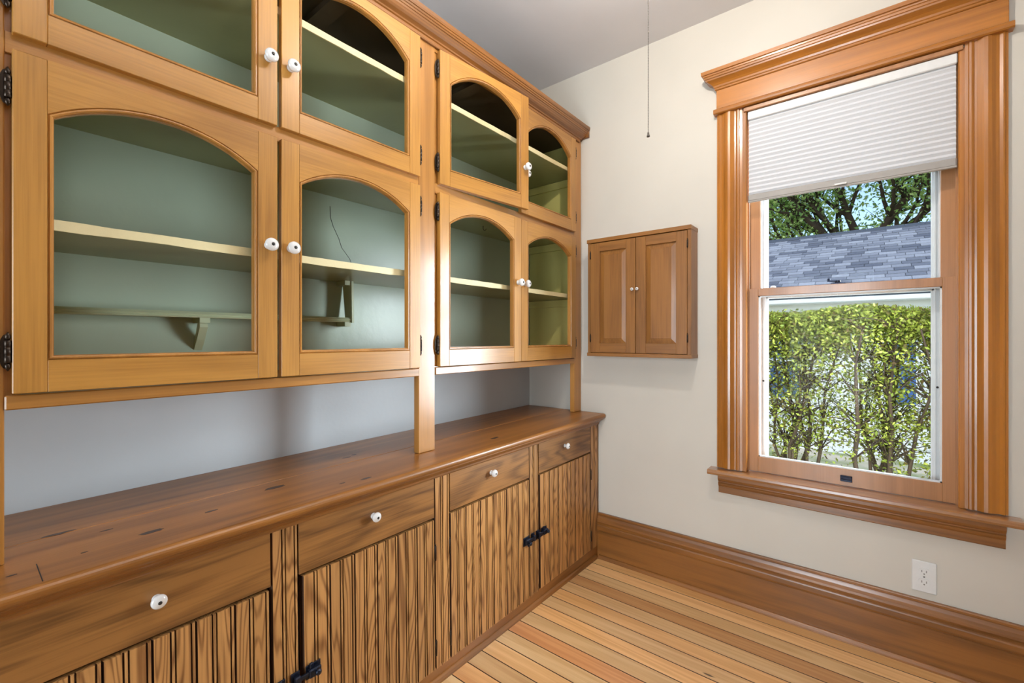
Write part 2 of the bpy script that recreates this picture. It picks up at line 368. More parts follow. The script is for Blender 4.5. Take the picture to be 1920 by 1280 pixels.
# stops and jambs
for sx, x0 in ((1, WX0), (-1, WX1)):
    def bx(m, a, b, y0, y1, z0, z1, **k):
        xs = sorted((x0+sx*a, x0+sx*b)); return m.box(xs[0], xs[1], y0, y1, z0, z1, **k)
    bx(MB(), -.010, .012, -.012, .010, .61, 2.262, c=.003).obj('inner_stop', 'trim_z', parent=WIN)
    bx(MB(), -.004, .006, .010, .026, .61, 2.262, c=.001).obj('jamb_strip', 'sashw', parent=WIN)
    bx(MB(), .000, .016, .026, .029, .61, 2.262, c=.001).obj('sash_stop', 'sashw', parent=WIN)
    bx(MB(), 0, .004, .029, T, .58, 2.262).obj('jamb_liner', 'alum', parent=WIN)
    bx(MB(), 0, .010, .065, .069, .61, 2.262).obj('parting_bead', 'alum', parent=WIN)
MB().box(WX0, WX1, -.02, .03, 2.25, 2.268, c=.002).obj('head_stop', 'sashw', parent=WIN)
MB().box(WX0, WX1, .03, T+.03, 2.252, 2.262).obj('head_jamb', 'alum', parent=WIN)
MB().prism([(.05, .575), (T+.06, .545), (T+.06, .57), (.05, .6)], 0, WX0, WX1).obj('outer_sill', 'alum', parent=WIN)
def sash(name, x0, x1, y0, y1, z0, z1, st, bot, top):
    m = MB(); c = .0015
    m.box(x0, x0+st, y0, y1, z0, z1, c=c).box(x1-st, x1, y0, y1, z0, z1, c=c).box(x0+st-.001, x1-st+.001, y0, y1, z0, z0+bot, c=c).box(x0+st-.001, x1-st+.001, y0, y1, z1-top, z1, c=c)
    o = m.obj(name, 'sashw', parent=WIN)
    ym = (y0+y1)/2+.004
    g = MB(); a = .005
    X0, X1, Z0, Z1 = x0+st, x1-st, z0+bot, z1-top
    for b in ((X0, X0+a, Z0, Z1), (X1-a, X1, Z0, Z1), (X0, X1, Z0, Z0+a), (X0, X1, Z1-a, Z1)): g.box(b[0], b[1], y0+.008, ym+.004, b[2], b[3])
    g.obj('glazing_strip', 'alum', parent=o)
    MB().box(X0, X1, ym, ym+.003, Z0, Z1).obj('glass_pane', 'glass', parent=o)
    return o
lo = sash('lower_sash', .757, 1.441, .030, .062, .612, 1.447, .037, .068, .034)
hi = sash('upper_sash', .748, 1.450, .070, .100, 1.412, 2.25, .047, .034, .05)
# sash lock and lift
m = MB(); m.box(1.065, 1.115, .032, .056, 1.447, 1.452, c=.001).lathe([(.011, 0), (.011, .008), (.006, .011)], (1.088, .044, 1.452), (0, 0, 1), 12).box(1.052, 1.086, .036, .046, 1.457, 1.464, c=.002).lathe([(.004, 0), (.006, .004), (.003, .009)], (1.057, .041, 1.463), (0, 0, 1), 10)
m.obj('sash_lock', 'iron', parent=lo, label='dark sash lock')
m = MB(); m.box(1.097, 1.137, .024, .0305, .630, .655, c=.002).prism([(.028, .651), (.012, .653), (.008, .645), (.012, .641), (.028, .645)], 0, 1.100, 1.134)
m.obj('sash_lift', 'iron', parent=lo, label='small black sash lift')
MB().lathe([(.012, 0), (.011, .01), (.006, .014)], (.845, .085, 1.447), (0, 0, 1), 14).obj('tilt_button', 'plast', parent=lo, label='white plastic button')
# storm window
m = MB(); Y0, Y1 = .118, .140
m.box(WX0+.004, .819, Y0, Y1, .60, 2.25, c=.002).box(1.380, WX1-.004, Y0, Y1, .60, 2.25, c=.002).box(.81, 1.39, Y0, Y1, .60, .664, c=.002).box(.81, 1.39, Y0, Y1, 2.2, 2.25, c=.002).box(.81, 1.39, Y0, Y1, 1.405, 1.432, c=.002)
m.box(.806, .811, Y0-.006, Y0, .62, 2.24).box(1.389, 1.394, Y0-.006, Y0, .62, 2.24).box(.76, 1.44, Y0-.006, Y0, .650, .655).box(.76, 1.44, Y0-.006, Y0, .628, .632).box(.79, .795, Y0-.005, Y0, .62, 2.24).box(1.404, 1.409, Y0-.005, Y0, .62, 2.24)
st = m.obj('storm_frame', 'alum', parent=WIN)
m = MB()
for x, z in ((.800, 1.90), (.800, 1.02), (1.398, 1.92), (1.398, 1.03)): m.lathe([(.004, 0), (.004, .004)], (x, Y0, z), (0, -1, 0), 8)
m.obj('screw', 'screw', parent=st)
MB().box(.815, 1.385, Y0+.008, Y0+.011, .66, 2.21).obj('glass_pane', 'glass', parent=st)
# exterior casing
m = MB(); m.box(.62, WX0, T, T+.03, .54, 2.4).box(WX1, 1.58, T, T+.03, .54, 2.4).box(.62, 1.58, T, T+.03, WZ1, 2.4)
m.obj('outer_casing', 'alum', parent=WIN)

# cellular shade
SHD = empty('window_shade', (1.10, 0, 2.25), label='white pleated cellular shade half lowered in the wooden window', cat='window shade')
def lob(o): o.location = Vector(o.location)-Vector((1.10, 0, 2.25)); return o
lob(MB().box(.758, 1.441, -.010, .024, 2.212, 2.249, c=.003).obj('head_rail', 'plast', parent=SHD))
m = MB(); z0, z1, nP = 1.872, 2.212, 17; dz = (z1-z0)/nP
front = []
for i in range(nP): front += [(.003, z0+i*dz), (-.0035, z0+(i+.5)*dz)]
front.append((.003, z1)); back = [(.016, z1)]+[(.016+(.005 if j % 2 else 0), z1-(j)*dz/2) for j in range(1, 2*nP)]+[(.016, z0)]
m.prism(front+back, 0, .761, 1.438); lob(m.obj('pleated_fabric', 'fabric', parent=SHD))
lob(MB().box(.759, 1.440, -.008, .021, 1.842, 1.872, c=.004).box(.759, 1.440, -.010, .0, 1.836, 1.844, c=.002).obj('bottom_rail', 'grey', parent=SHD, label='grey bottom rail'))
lob(MB().prism([(1.075, -.008), (1.080, -.018), (1.120, -.018), (1.125, -.008)], 2, 1.845, 1.851).obj('pull_tab', 'plast', parent=SHD))

# ------------------------------------------------ knobs, hinges, latches
def knob_mb(r=.018, L=.032):
    return MB().lathe([(r*.62, 0), (r*.62, L*.08), (r*.45, L*.16), (r*.42, L*.36), (r*.6, L*.45), (r*.9, L*.55), (r, L*.68), (r*.97, L*.8), (r*.8, L*.91), (r*.5, L*.97), (r*.3, L)], (0, 0, 0), (1, 0, 0), 22)
def screw_mb(r=.018, L=.032): return MB().lathe([(r*.26, L*.95), (r*.26, L*1.02), (r*.15, L*1.05)], (0, 0, 0), (1, 0, 0), 10)
proto = {}
def put(name, key, mb, mat, parent, loc, rot=None, label=None):
    if key not in proto:
        o = mb().obj(name, mat, parent=parent); proto[key] = o.data
    else:
        o = bpy.data.objects.new(name, proto[key]); C.objects.link(o); o.parent = parent
    o.location = loc
    if rot: o.rotation_euler = rot
    if label: o['label'] = label
    return o
def hinge_mb():
    m = MB(); m.lathe([(.0045, -.022), (.0055, -.021), (.0055, -.0085), (.0048, -.008), (.0055, -.0075), (.0055, .0075), (.0048, .008), (.0055, .0085), (.0055, .021), (.0045, .022)], (.004, 0, 0), (0, 0, 1), 12)
    m.lathe([(.002, .022), (.0045, .027), (.004, .032), (.001, .038)], (.004, 0, 0), (0, 0, 1), 10)
    m.lathe([(.002, -.022), (.0045, -.027), (.004, -.032), (.001, -.038)][::-1], (.004, 0, 0), (0, 0, 1), 10)
    pts = [(.010*math.cos(a), .034*math.sin(a)) for a in [2*math.pi*i/16 for i in range(16)]]
    m.prism([(-.003+p[0]*.9, p[1]) for p in pts], 0, -.0005, .0016)
    return m
def hingeb_mb():
    m = MB(); m.lathe([(.003, -.026), (.0038, -.025), (.0038, .025), (.003, .026)], (.001, 0, 0), (0, 0, 1), 10)
    m.lathe([(.0015, .026), (.003, .029), (.001, .033)], (.001, 0, 0), (0, 0, 1), 8); return m
def latch_mb():   # bolt case on the door edge, keeper on the post (keeper towards -y)
    m = MB(); m.box(0, .004, .004, .046, -.019, .019, c=.001).box(.004, .018, .008, .042, -.012, .012, c=.003)
    m.box(.006, .013, -.016, .010, -.006, .006, c=.001)
    m.lathe([(.004, .018), (.0035, .022), (.008, .026), (.008, .031), (.004, .033)], (0, .027, .004), (1, 0, 0), 12)
    m.box(.004, .012, .012, .022, .012, .026, c=.002)
    return m
def keeper_mb():
    m = MB(); m.box(0, .004, -.032, -.008, -.020, .020, c=.001).box(.004, .018, -.026, -.010, -.013, .013, c=.003).box(.004, .010, -.022, -.014, -.022, -.012, c=.002); return m

# ------------------------------------------------ upper cabinet
XD = -.098; XS = -.113
UC = empty('wall_cabinet', (0, 0, 0), label='tall built-in upper cabinet with eight arched open-framed doors above the wooden counter', cat='cabinet')
ctz = lambda y: .803+.0115*y      # counter top height (the base has settled to the left)
YE = -2.30
# back, shelves, ends
bk = MB().box(XL, XL+.006, YE, -.004, 1.098, 2.36).obj('back_panel', 'sageback', parent=UC, label='blue-green painted back')
m = MB(); cr = [(-1.338, 1.745), (-1.336, 1.70), (-1.325, 1.668), (-1.300, 1.622), (-1.288, 1.588), (-1.252, 1.548), (-1.236, 1.512), (-1.196, 1.476)]
for a, b in zip(cr[:-1], cr[1:]): m.prism([(a[0], a[1]), (a[0]+.0022, a[1]), (b[0]+.0022, b[1]), (b[0], b[1])], 0, XL+.0055, XL+.0068)
m.obj('paint_crack', 'screw', parent=bk, label='thin dark crack in the paint')
MB().box(XL, -.12, -.006, -.0005, 1.098, 2.36).obj('end_panel', 'olive', parent=UC, label='olive painted end')
MB().box(XL, -.12, YE-.02, YE, 1.098, 2.36).obj('end_panel', 'olive', parent=UC)
MB().box(XL+.006, -.118, YE, -.006, 1.088, 1.106).obj('bottom_board', ['frame_y'], parent=UC)
MB().box(XL+.006, -.118, YE, -.006, 2.352, 2.368).obj('top_board', 'topdark', parent=UC)
MB().box(XL+.006, -.118, YE, -.006, 1.786, 1.812).obj('divider_board', 'sage', parent=UC)
def shelf(z0, z1, xf):
    o = MB().box(XL+.006, xf-.004, YE, -.006, z0, z1).obj('shelf', 'sage', parent=UC)
    m = MB(); random.seed(int(z0*100)); N = 46
    ys = [YE+(-.008-YE)*i/N for i in range(N+1)]
    pts = [(y, z1+.0006+random.uniform(-.0012, .0006)) for y in ys]+[(y, z0-.0006+random.uniform(-.0012, .0016)) for y in ys[::-1]]
    m.prism(pts, 0, xf-.004, xf).obj('shelf_edge', 'cream', parent=o, label='chipped cream painted edge')
shelf(1.448, 1.469, -.135); shelf(2.150, 2.170, -.122)
for z1 in (1.447, 2.149, 1.785):
    MB().box(XL+.01, -.14, -.020, -.006, z1-.042, z1, c=.001).obj('shelf_cleat', 'olive', parent=UC)
for yb in (-1.5, -.85):
    MB().box(-.46, -.13, yb, yb+.06, 2.33, 2.352).obj('top_brace', 'topdark', parent=UC)
# plate ledge, bracket and hanging end board
lg = MB().prism([(XL+.006, 1.284), (-.412, 1.284), (-.409, 1.288), (-.412, 1.291), (-.409, 1.295), (-.412, 1.298), (-.415, 1.302), (XL+.006, 1.302)], 1, YE, -1.285).obj('plate_ledge', 'ledge', parent=UC)
MB().prism([(-.425, 1.268), (-.445, 1.268), (XL+.006, 1.205), (XL+.006, 1.182), (-.452, 1.215), (-.425, 1.255)], 1, -1.797, -1.775).box(XL+.006, -.415, -1.800, -1.772, 1.268, 1.284).obj('bracket', 'ledge', parent=lg)
MB().prism([(-.452, 1.282), (-.404, 1.282), (-.408, 1.447), (-.474, 1.447)], 1, -1.286, -1.277).obj('hanging_board', 'ledge', parent=UC)
for z in (1.430, 1.267): MB().box(-.474, -.412, -1.312, -1.286, z, z+.017).obj('cleat', 'ledge', parent=UC)
m = MB()
for y in (-.60, -.36): MB().tube([(-.33, y, 1.786), (-.33, y, 1.772), (-.325, y, 1.764), (-.315, y, 1.762), (-.308, y, 1.768)], .0016, 6).obj('cup_hook', 'screw', parent=UC)
# face frame
for y0, y1, nm in ((-1.191, -1.111, 'centre_stile'), (-.078, -.002, 'end_stile'), (-2.30, -2.216, 'end_stile')):
    zb = ctz((y0+y1)/2)+.0006
    MB().box(XS-.028, XS, y0, y1, zb, 2.352, c=.002).box(XS-.030, XS-.006, max(y0-.022, -2.31), min(y1+.022, -.002), 1.1, 2.352).obj(nm, 'frame_z', parent=UC)
for y0, y1 in ((-2.216, -1.191), (-1.111, -.078)):
    MB().box(XS-.022, XS+.004, y0, y1, 1.079, 1.108, c=.0025).obj('bottom_rail', 'frame_y', parent=UC)
    MB().box(XS-.022, XS-.001, y0, y1, 1.780, 1.822, c=.001).obj('middle_rail', 'frame_y', parent=UC)
    MB().box(XS-.022, XS-.001, y0, y1, 2.325, 2.352).obj('top_rail', 'frame_y', parent=UC)
CR = [(-.125, 2.338), (-.104, 2.338), (-.101, 2.341), (-.101, 2.352), (-.096, 2.354), (-.094, 2.358), (-.089, 2.361), (-.082, 2.365), (-.076, 2.371), (-.073, 2.377), (-.071, 2.379), (-.069, 2.385), (-.066, 2.386), (-.064, 2.392), (-.061, 2.393), (-.059, 2.399), (-.056, 2.400), (-.054, 2.406), (-.053, 2.418), (-.060, 2.424), (-.125, 2.424)]
m = MB(); n = len(CR); y0s = []
vs = [(a, YE-.02, b) for a, b in CR]+[(a, min(-.0005, -.030+max(0, (a+.105))*.55), b) for a, b in CR]
fs = [(i, (i+1) % n, n+(i+1) % n, n+i) for i in range(n)]
m.add(vs, fs+[tuple(range(n))[::-1], tuple(n+i for i in range(n))])
m2 = MB().box(-.123, -.104, -.03, -.0005, 2.338, 2.42)
m.box(-.123, -.058, -.012, -.0005, 2.362, 2.424)
m.obj('crown_moulding', 'base_y', parent=UC)

def arch(w0, w1, zs, zp, n=18):
    # segmental arch between (w0,zs) and (w1,zs) with peak zp, from w1 to w0
    c = (w0+w1)/2; h = (w1-w0)/2; rise = zp-zs; r = (h*h+rise*rise)/(2*rise); zc = zp-r
    a0 = math.asin(min(1, h/r)); return [(c+r*math.sin(a0-2*a0*i/n), zc+r*math.cos(a0-2*a0*i/n)) for i in range(n+1)]
def glass_door(hy, d, z0, z1, zb, zs, zp, ang=0, knob_z=None, label=None):
    """hinge at y=hy, door extends d*width; local coords: x 0 = front face"""
    Wd = .5035; st0, st1 = .050, .053
    a = lambda t: d*t
    def rng2(t0, t1): return (min(a(t0), a(t1)), max(a(t0), a(t1)))
    m = MB(); T_ = .020
    y0, y1 = rng2(.0015, st0); m.box(-T_, 0, y0, y1, z0, z1, 0, c=.0015)
    y0, y1 = rng2(Wd-st1, Wd-.0015); m.box(-T_, 0, y0, y1, z0, z1, 0, c=.0015)
    o0, o1 = rng2(st0, Wd-st1)
    m.box(-T_, -.0002, o0-.0002, o1+.0002, z0, zb, 1, c=.001)
    ar = arch(o0, o1, zs, zp)
    m.prism([(o0-.0002, z1), (o0-.0002, zs)]+ar[::-1]+[(o1+.0002, zs), (o1+.0002, z1)], 0, -T_, -.0002, 1)
    o = m.obj('door', ['door_z', 'door_y'], parent=UC, loc=(XD, hy, 0), rot=(0, 0, ang), label=label)
    path = [(o0, zb), (o1, zb)]+ar
    MB().sweep(path, [(0, -.0002), (.0012, -.0035), (.003, -.001), (.0055, -.0008), (.008, -.003), (.0085, -.0075), (.0095, -.0075), (.0095, -.019)]).obj('glazing_bead', 'frame_z', parent=o)
    ky = a(Wd-.0265); kz = knob_z
    put('knob', 'knob', knob_mb, 'porc', o, (0, ky, kz), label='white porcelain knob'); put('knob_screw', 'kscrew', screw_mb, 'screw', o, (0, ky, kz))
    for hz in (z0+.083, z1-.075):
        put('hinge', 'hinge', hinge_mb, 'bronze', o, (-.010, -d*.004, hz), (0, 0, 0 if d > 0 else math.pi) if False else None)
    return o
ZL = (1.111, 1.785, 1.176, 1.676, 1.742); ZU = (1.817, 2.336, 1.877, 2.222, 2.305)
for (z, kz, nm) in ((ZL, 1.477, 'lower'), (ZU, 1.995, 'upper')):
    glass_door(-2.208, 1, *z, knob_z=kz)
    glass_door(-1.193, -1, *z, knob_z=kz)
glass_door(-1.100, 1, *ZL, ang=-R(1.2), knob_z=1.480, label='door standing a hair open'); glass_door(-.082, -1, *ZL, knob_z=1.480)
glass_door(-1.100, 1, *ZU, ang=-R(6.4), knob_z=2.005, label='door standing slightly open'); glass_door(-.082, -1, *ZU, knob_z=2.005)

# ------------------------------------------------ base cabinet
TILT = .0115
BC = empty('base_cabinet', (0, 0, 0), label='brown base cabinet with four drawers above four beadboard doors', cat='cabinet', rot=(TILT, 0, 0))
MB().box(XL+.01, -.024, -2.32, -.004, .06, .765).obj('carcass_shade_block', 'dark', parent=BC)  # solid near-black block; its colour supplies the shade behind the gaps
def bead_pts(W_, c):
    p = [(0, -.015), (.0008, -.007), (.0028, 0)]
    if c: p += [(c-.0063, 0), (c-.0055, -.0055), (c-.0035, -.0055), (c-.0026, -.0005), (c, .0006), (c+.0026, -.0005), (c+.0035, -.0055), (c+.0055, -.0055), (c+.0063, 0)]
    p += [(W_-.0108, 0), (W_-.0100, -.0055), (W_-.0082, -.0055), (W_-.0073, -.0005), (W_-.0045, .0006), (W_-.0018, -.0005), (W_-.0004, -.007), (W_-.0004, -.015)]
    return p
def bead_board(parent, y0, y1, z0, z1, x=0.0, name='beadboard', c=True, rg=None):
    W_ = y1-y0; m = MB(); pp = bead_pts(W_, W_/2-.003 if c else 0); m.prism([(x+b, y0+a) for a, b in pp], 2, z0, z1)
    for i in range(len(pp)):
        if (pp[i][1]+pp[(i+1) % len(pp)][1])/2 < -.0028: m.mi[i] = 1
    return m.obj(name, ['bead', 'grime'], parent=parent)
POSTS = [(-2.32, -2.247), (-1.757, -1.689), (-1.205, -1.135), (-.647, -.577), (-.088, -.002)]
for a, b in POSTS:
    bead_board(BC, a, b, .062, .748, 0.0, 'post')
DRW = [(-2.247, -1.757), (-1.689, -1.205), (-1.135, -.647), (-.577, -.088)]
TZ = (.602, .741)
for i, (a, b) in enumerate(DRW):
    dr = MB().box(-.018, .001, a+.0025, b-.0025, TZ[0], TZ[1], c=.0012).obj('drawer', 'drawer', parent=BC)
    ky = (-1.995, -1.455, -.905, -.350)[i]; kz = .688 if i else .681
    put('knob', 'dknob', lambda: knob_mb(.0150, .028), 'porc', dr, (0, ky, kz), label='white porcelain knob'); put('knob_screw', 'dkscrew', lambda: screw_mb(.0150, .028), 'screw', dr, (0, ky, kz))
DOORS = [(-2.245, -1.763, -1), (-1.677, -1.208, 1), (-1.132, -.651, -1), (-.566, -.090, 1)]
for i, (a, b, s) in enumerate(DOORS):
    xo = .0015 if i != 3 else 0
    dm = MB().box(-.022, -.0145, a, b, .066, .592)
    dm.box(-.040, -.022, a+.02, b-.02, .12, .17).box(-.040, -.022, a+.02, b-.02, .48, .53)
    dd = dm.obj('door', 'base_z', parent=BC)
    nb = 6; p_ = (b-a)/nb
    for k in range(nb): bead_board(dd, a+k*p_, a+(k+1)*p_, .064+random.uniform(-.001, .001), .594-random.uniform(0, .0015), xo)
    hy = b+.004 if s > 0 else a-.003       # hinge side
    for hz in (.475, .137): put('hinge', 'bhinge', hingeb_mb, 'bronze', dd, (0, hy, hz))
    if i in (1, 3):   # latch at the left edge, keeper on post
        put('latch', 'latch', latch_mb, 'iron', dd, (.0015, a, .327), label='black iron cupboard latch'); put('latch_keeper', 'keeper', keeper_mb, 'iron', BC, (.001, a-.004, .327))
    else:
        put('latch', 'latch', latch_mb, 'iron', dd, (.0015, b, .327), (math.pi, 0, 0), label='black iron cupboard latch'); put('latch_keeper', 'keeper', keeper_mb, 'iron', BC, (.001, b+.004, .327), (math.pi, 0, 0))
m = MB().prism([(-.02, .741), (.004, .741), (.006, .745), (.006, .751), (.010, .753), (.014, .757), (.022, .763), (.030, .768), (.034, .772), (.034, .779), (-.02, .779)], 1, -2.33, -.002)
m.obj('cove_moulding', 'base_y', parent=BC)
pl = MB().box(-.05, -.001, -2.33, -.002, .0, .060).prism([(-.001, .0), (.013, .0), (.0125, .008), (.009, .014), (.003, .018), (-.001, .019)], 1, -2.33, -.037).obj('plinth', 'base_y', parent=BC)
pl.rotation_euler = (-TILT, 0, 0)
for v in pl.data.vertices:
    if v.co.z > .05: v.co.z = .064+.0115*v.co.y+.003
    elif v.co.z < .0002: v.co.z = .0003
# countertop
CT = empty('countertop', (0, 0, 0), label='worn brown pine countertop with knots on the base cabinet', cat='countertop', rot=(TILT, 0, 0))
MB().box(XL+.001, -.2215, -2.335, -.001, .779, .803, c=.002).obj('plank', 'counter', parent=CT)
fr = [(-.2195, .779), (-.2195, .8012), (-.2178, .803)]+[(.034+.0135*math.sin(a), .7893+.0135*math.cos(a)) for a in [math.pi*i/9 for i in range(0, 8)]]+[(.036, .779)]
MB().prism(fr, 1, -2.335, -.001).obj('plank', 'counter', parent=CT)
MB().box(-.2225, -.2185, -2.33, -.002, .7785, .796).obj('plank_seam', 'dark', parent=CT)
KNOTS = [(-.072, -1.986, .024, .008), (-.158, -1.678, .030, .010), (-.103, -1.859, .016, .005), (-.019, -1.465, .020, .006), (-.036, -1.536, .010, .003), (-.059, -.814, .026, .010), (-.228, -2.123, .030, .006), (-.285, -1.371, .018, .004), (-.299, -1.335, .012, .004), (-.045, -2.201, .007, .003), (-.165, -2.048, .012, .003), (-.06, -2.10, .006, .003)]
for kx, ky, ka, kb in KNOTS:
    random.seed(int(ky*999)); m = MB()
    m.prism([(kx+kb*math.sin(q*.45)*random.uniform(.7, 1.2), ky+ka*math.cos(q*.45)*random.uniform(.75, 1.15)) for q in range(14)], 2, .8026, .80325); m.obj('knot', 'knot', parent=CT)
m = MB()
m.box(-.07, .03, -2.168, -2.1665, .8029, .8033).obj('knife_scratch', 'screw', parent=CT)

# ------------------------------------------------ medicine cabinet
mx0, mx1, mz0, mz1, my = -.017, .538, 1.124, 1.755, -.1
MC = empty('hanging_cabinet', (0, 0, 0), label='small brown two-door cabinet hung on the wall beside the window', cat='cabinet')
m = MB(); c = .0015
m.box(mx0+.004, mx0+.022, my, -.001, mz0+.016, mz1-.018, 0, c=c).box(mx1-.020, mx1-.002, my, -.001, mz0+.016, mz1-.018, 0, c=c)
m.box(mx0, mx1, my-.006, -.001, mz1-.020, mz1, 1, c=c).box(mx0, mx1, my-.004, -.001, mz0, mz0+.018, 1, c=c).box(mx0+.02, mx1-.02, -.008, -.001, mz0+.016, mz1-.018, 0)
m.obj('case', ['med_z', 'med_x'], parent=MC)
for i, (a, b) in enumerate(((.006, .2595), (.2625, .517))):
    z0, z1 = mz0+.020, mz1-.023; yf = my-.001; st = .052
    m = MB()
    m.box(a, a+st, yf, yf+.018, z0, z1, 0, c=.001).box(b-st, b, yf, yf+.018, z0, z1, 0, c=.001).box(a+st, b-st, yf+.0002, yf+.018, z0, z0+.050, 1, c=.001).box(a+st, b-st, yf+.0002, yf+.018, z1-.046, z1, 1, c=.001)
    o = m.obj('door', ['med_z', 'med_x'], parent=MC)
    A, B, Z0, Z1 = a+st, b-st, z0+.050, z1-.046; q = .024
    vs = [(A, yf+.009, Z0), (B, yf+.009, Z0), (B, yf+.009, Z1), (A, yf+.009, Z1), (A+q, yf+.004, Z0+q), (B-q, yf+.004, Z0+q), (B-q, yf+.004, Z1-q), (A+q, yf+.004, Z1-q),
          (A+q+.001, yf+.0025, Z0+q+.001), (B-q-.001, yf+.0025, Z0+q+.001), (B-q-.001, yf+.0025, Z1-q-.001), (A+q+.001, yf+.0025, Z1-q-.001)]
    fs = [(0, 1, 5, 4), (1, 2, 6, 5), (2, 3, 7, 6), (3, 0, 4, 7), (4, 5, 9, 8), (5, 6, 10, 9), (6, 7, 11, 10), (7, 4, 8, 11), (8, 9, 10, 11)]
    MB().add(vs, fs).box(A, B, yf+.011, yf+.013, Z0, Z1).obj('raised_panel', 'med_z', parent=o)
    kx = b-.013 if i == 0 else a+.011
    put('knob', 'mknob', lambda: knob_mb(.0085, .018), 'porc', o, (kx, yf, 1.470), (0, 0, -math.pi/2), label='tiny white knob'); put('knob_screw', 'mks', lambda: screw_mb(.0085, .018), 'screw', o, (kx, yf, 1.470), (0, 0, -math.pi/2))
    for hz in (z0+.075, z1-.065):
        put('hinge', 'mhinge', lambda: MB().lathe([(.002, -.019), (.0035, -.018), (.0035, .018), (.002, .019)], (0, 0, 0), (0, 0, 1), 10).lathe([(.001, .019), (.0025, .022), (.0008, .026)], (0, 0, 0), (0, 0, 1), 8), 'bronze', o, (a-.0025 if i == 0 else b+.0025, yf-.001, hz))

# ------------------------------------------------ outlet
OU = empty('wall_outlet', (1.352, 0, .330), label='white duplex power outlet low on the wall under the window', cat='outlet')
MB().box(-.035, .035, -.006, -.0005, -.0575, .0575, c=.0025).obj('cover_plate', 'plast', parent=OU)
for dz in (.0195, -.0195):
    m = MB(); pts = [(.0165*math.cos(a), max(-.0125, min(.0125, .0165*math.sin(a)))+dz) for a in [2*math.pi*i/24 for i in range(24)]]
    r = m.prism(pts, 1, -.0085, -.005).obj('receptacle', 'plast', parent=OU)
    MB().box(-.0075, -.0052, -.0089, -.0084, dz-.002, dz+.006).box(.0052, .0075, -.0089, -.0084, dz-.002, dz+.006).lathe([(.0024, 0), (.0024, .0004)], (0, -.0085, dz-.0075), (0, -1, 0), 10).obj('slot', 'slot', parent=r)
MB().lathe([(.003, 0), (.002, .001)], (0, -.006, 0), (0, -1, 0), 10).obj('cover_screw', 'slot', parent=OU)

# ------------------------------------------------ ceiling light with pull chain
LX, LY = .78, -1.03
CL = empty('ceiling_light', (LX, LY, ZC), label='ceiling light whose long beaded pull chain hangs before the wall', cat='ceiling light')
MB().lathe([(.055, -.001), (.058, -.012), (.050, -.028), (.030, -.045), (.026, -.060), (.028, -.066)][::-1], (0, 0, 0), (0, 0, 1), 28).obj('porcelain_base', 'porc', parent=CL)
t = NT('lit_bulb'); t.b.inputs['Emission Color'].default_value = (1, .85, .65, 1); t.b.inputs['Emission Strength'].default_value = 20
MB().lathe([(.012, -.064), (.014, -.075), (.022, -.092), (.026, -.104), (.026, -.110), (.015, -.118)][::-1], (0, 0, 0), (0, 0, 1), 20).obj('bulb', t.m, parent=CL)
cx, cy, zt, zbm = .692-LX, -1.0-LY, -.05, 1.822-ZC
m = MB(); m.tube([(-.02, 0, -.05), (cx*.8, cy*.8, -.046), (cx, cy, -.055)], .002, 6)
z = -.055
ico = [(0, 0, 1), (.894, 0, .447), (.276, .851, .447), (-.724, .526, .447), (-.724, -.526, .447), (.276, -.851, .447), (.724, .526, -.447), (-.276, .851, -.447), (-.894, 0, -.447), (-.276, -.851, -.447), (.724, -.526, -.447), (0, 0, -1)]
icf = [(0, 1, 2), (0, 2, 3), (0, 3, 4), (0, 4, 5), (0, 5, 1), (1, 6, 2), (2, 7, 3), (3, 8, 4), (4, 9, 5), (5, 10, 1), (6, 7, 2), (7, 8, 3), (8, 9, 4), (9, 10, 5), (10, 6, 1), (11, 7, 6), (11, 8, 7), (11, 9, 8), (11, 10, 9), (11, 6, 10)]
while z > zbm:
    m.add([(cx+a*.0017, cy+b*.0017, z+c_*.0017) for a, b, c_ in ico], icf, 0, True); z -= .0046
m.tube([(cx, cy, -.055), (cx, cy, zbm)], .0005, 4)
m.lathe([(.002, .002), (.003, -.001), (.0025, -.004), (.0045, -.009), (.0045, -.012), (.002, -.013)][::-1], (cx, cy, zbm), (0, 0, 1), 12)
m.obj('pull_chain', 'chain', parent=CL, label='beaded metal pull chain with a bell end')

# ------------------------------------------------ outdoors
GZ = -.55
MB().box(-30, 40, T+.01, 60, GZ-.2, GZ).obj('ground', 'ground', kind='structure')
def leaves(name, centers, size, mat, parent, spread=None):
    n = len(centers); d = rng.normal(size=(n, 3)); d /= np.linalg.norm(d, axis=1)[:, None]
    up = rng.normal(size=(n, 3))+np.array([0, -.3, .9]); up /= np.linalg.norm(up, axis=1)[:, None]
    u = np.cross(up, d); u /= np.linalg.norm(u, axis=1)[:, None]+1e-9; w_ = np.cross(up, u)
    s = size*rng.uniform(.6, 1.3, n)[:, None]
    V = np.stack([centers-u*s, centers-w_*s*.5, centers+u*s, centers+w_*s*.5], 1).reshape(-1, 3)
    me = bpy.data.meshes.new(name); me.vertices.add(4*n); me.vertices.foreach_set('co', V.ravel())
    me.loops.add(4*n); me.loops.foreach_set('vertex_index', np.arange(4*n)); me.polygons.add(n)
    me.polygons.foreach_set('loop_start', np.arange(0, 4*n, 4)); me.polygons.foreach_set('loop_total', np.full(n, 4)); me.update(); me.validate()
    me.materials.append(M[mat]); o = bpy.data.objects.new(name, me); C.objects.link(o); return tag(o, parent, 'stuff')
HY = 2.55
spots = [(-.75, 'bushy hedge shrub furthest left behind the window'), (-.02, 'leafy hedge shrub left of the window centre'), (.62, 'hedge shrub at the middle of the window with dark bare stems'), (1.25, 'leafy hedge shrub right of the window centre'), (1.95, 'hedge shrub furthest right beyond the window')]
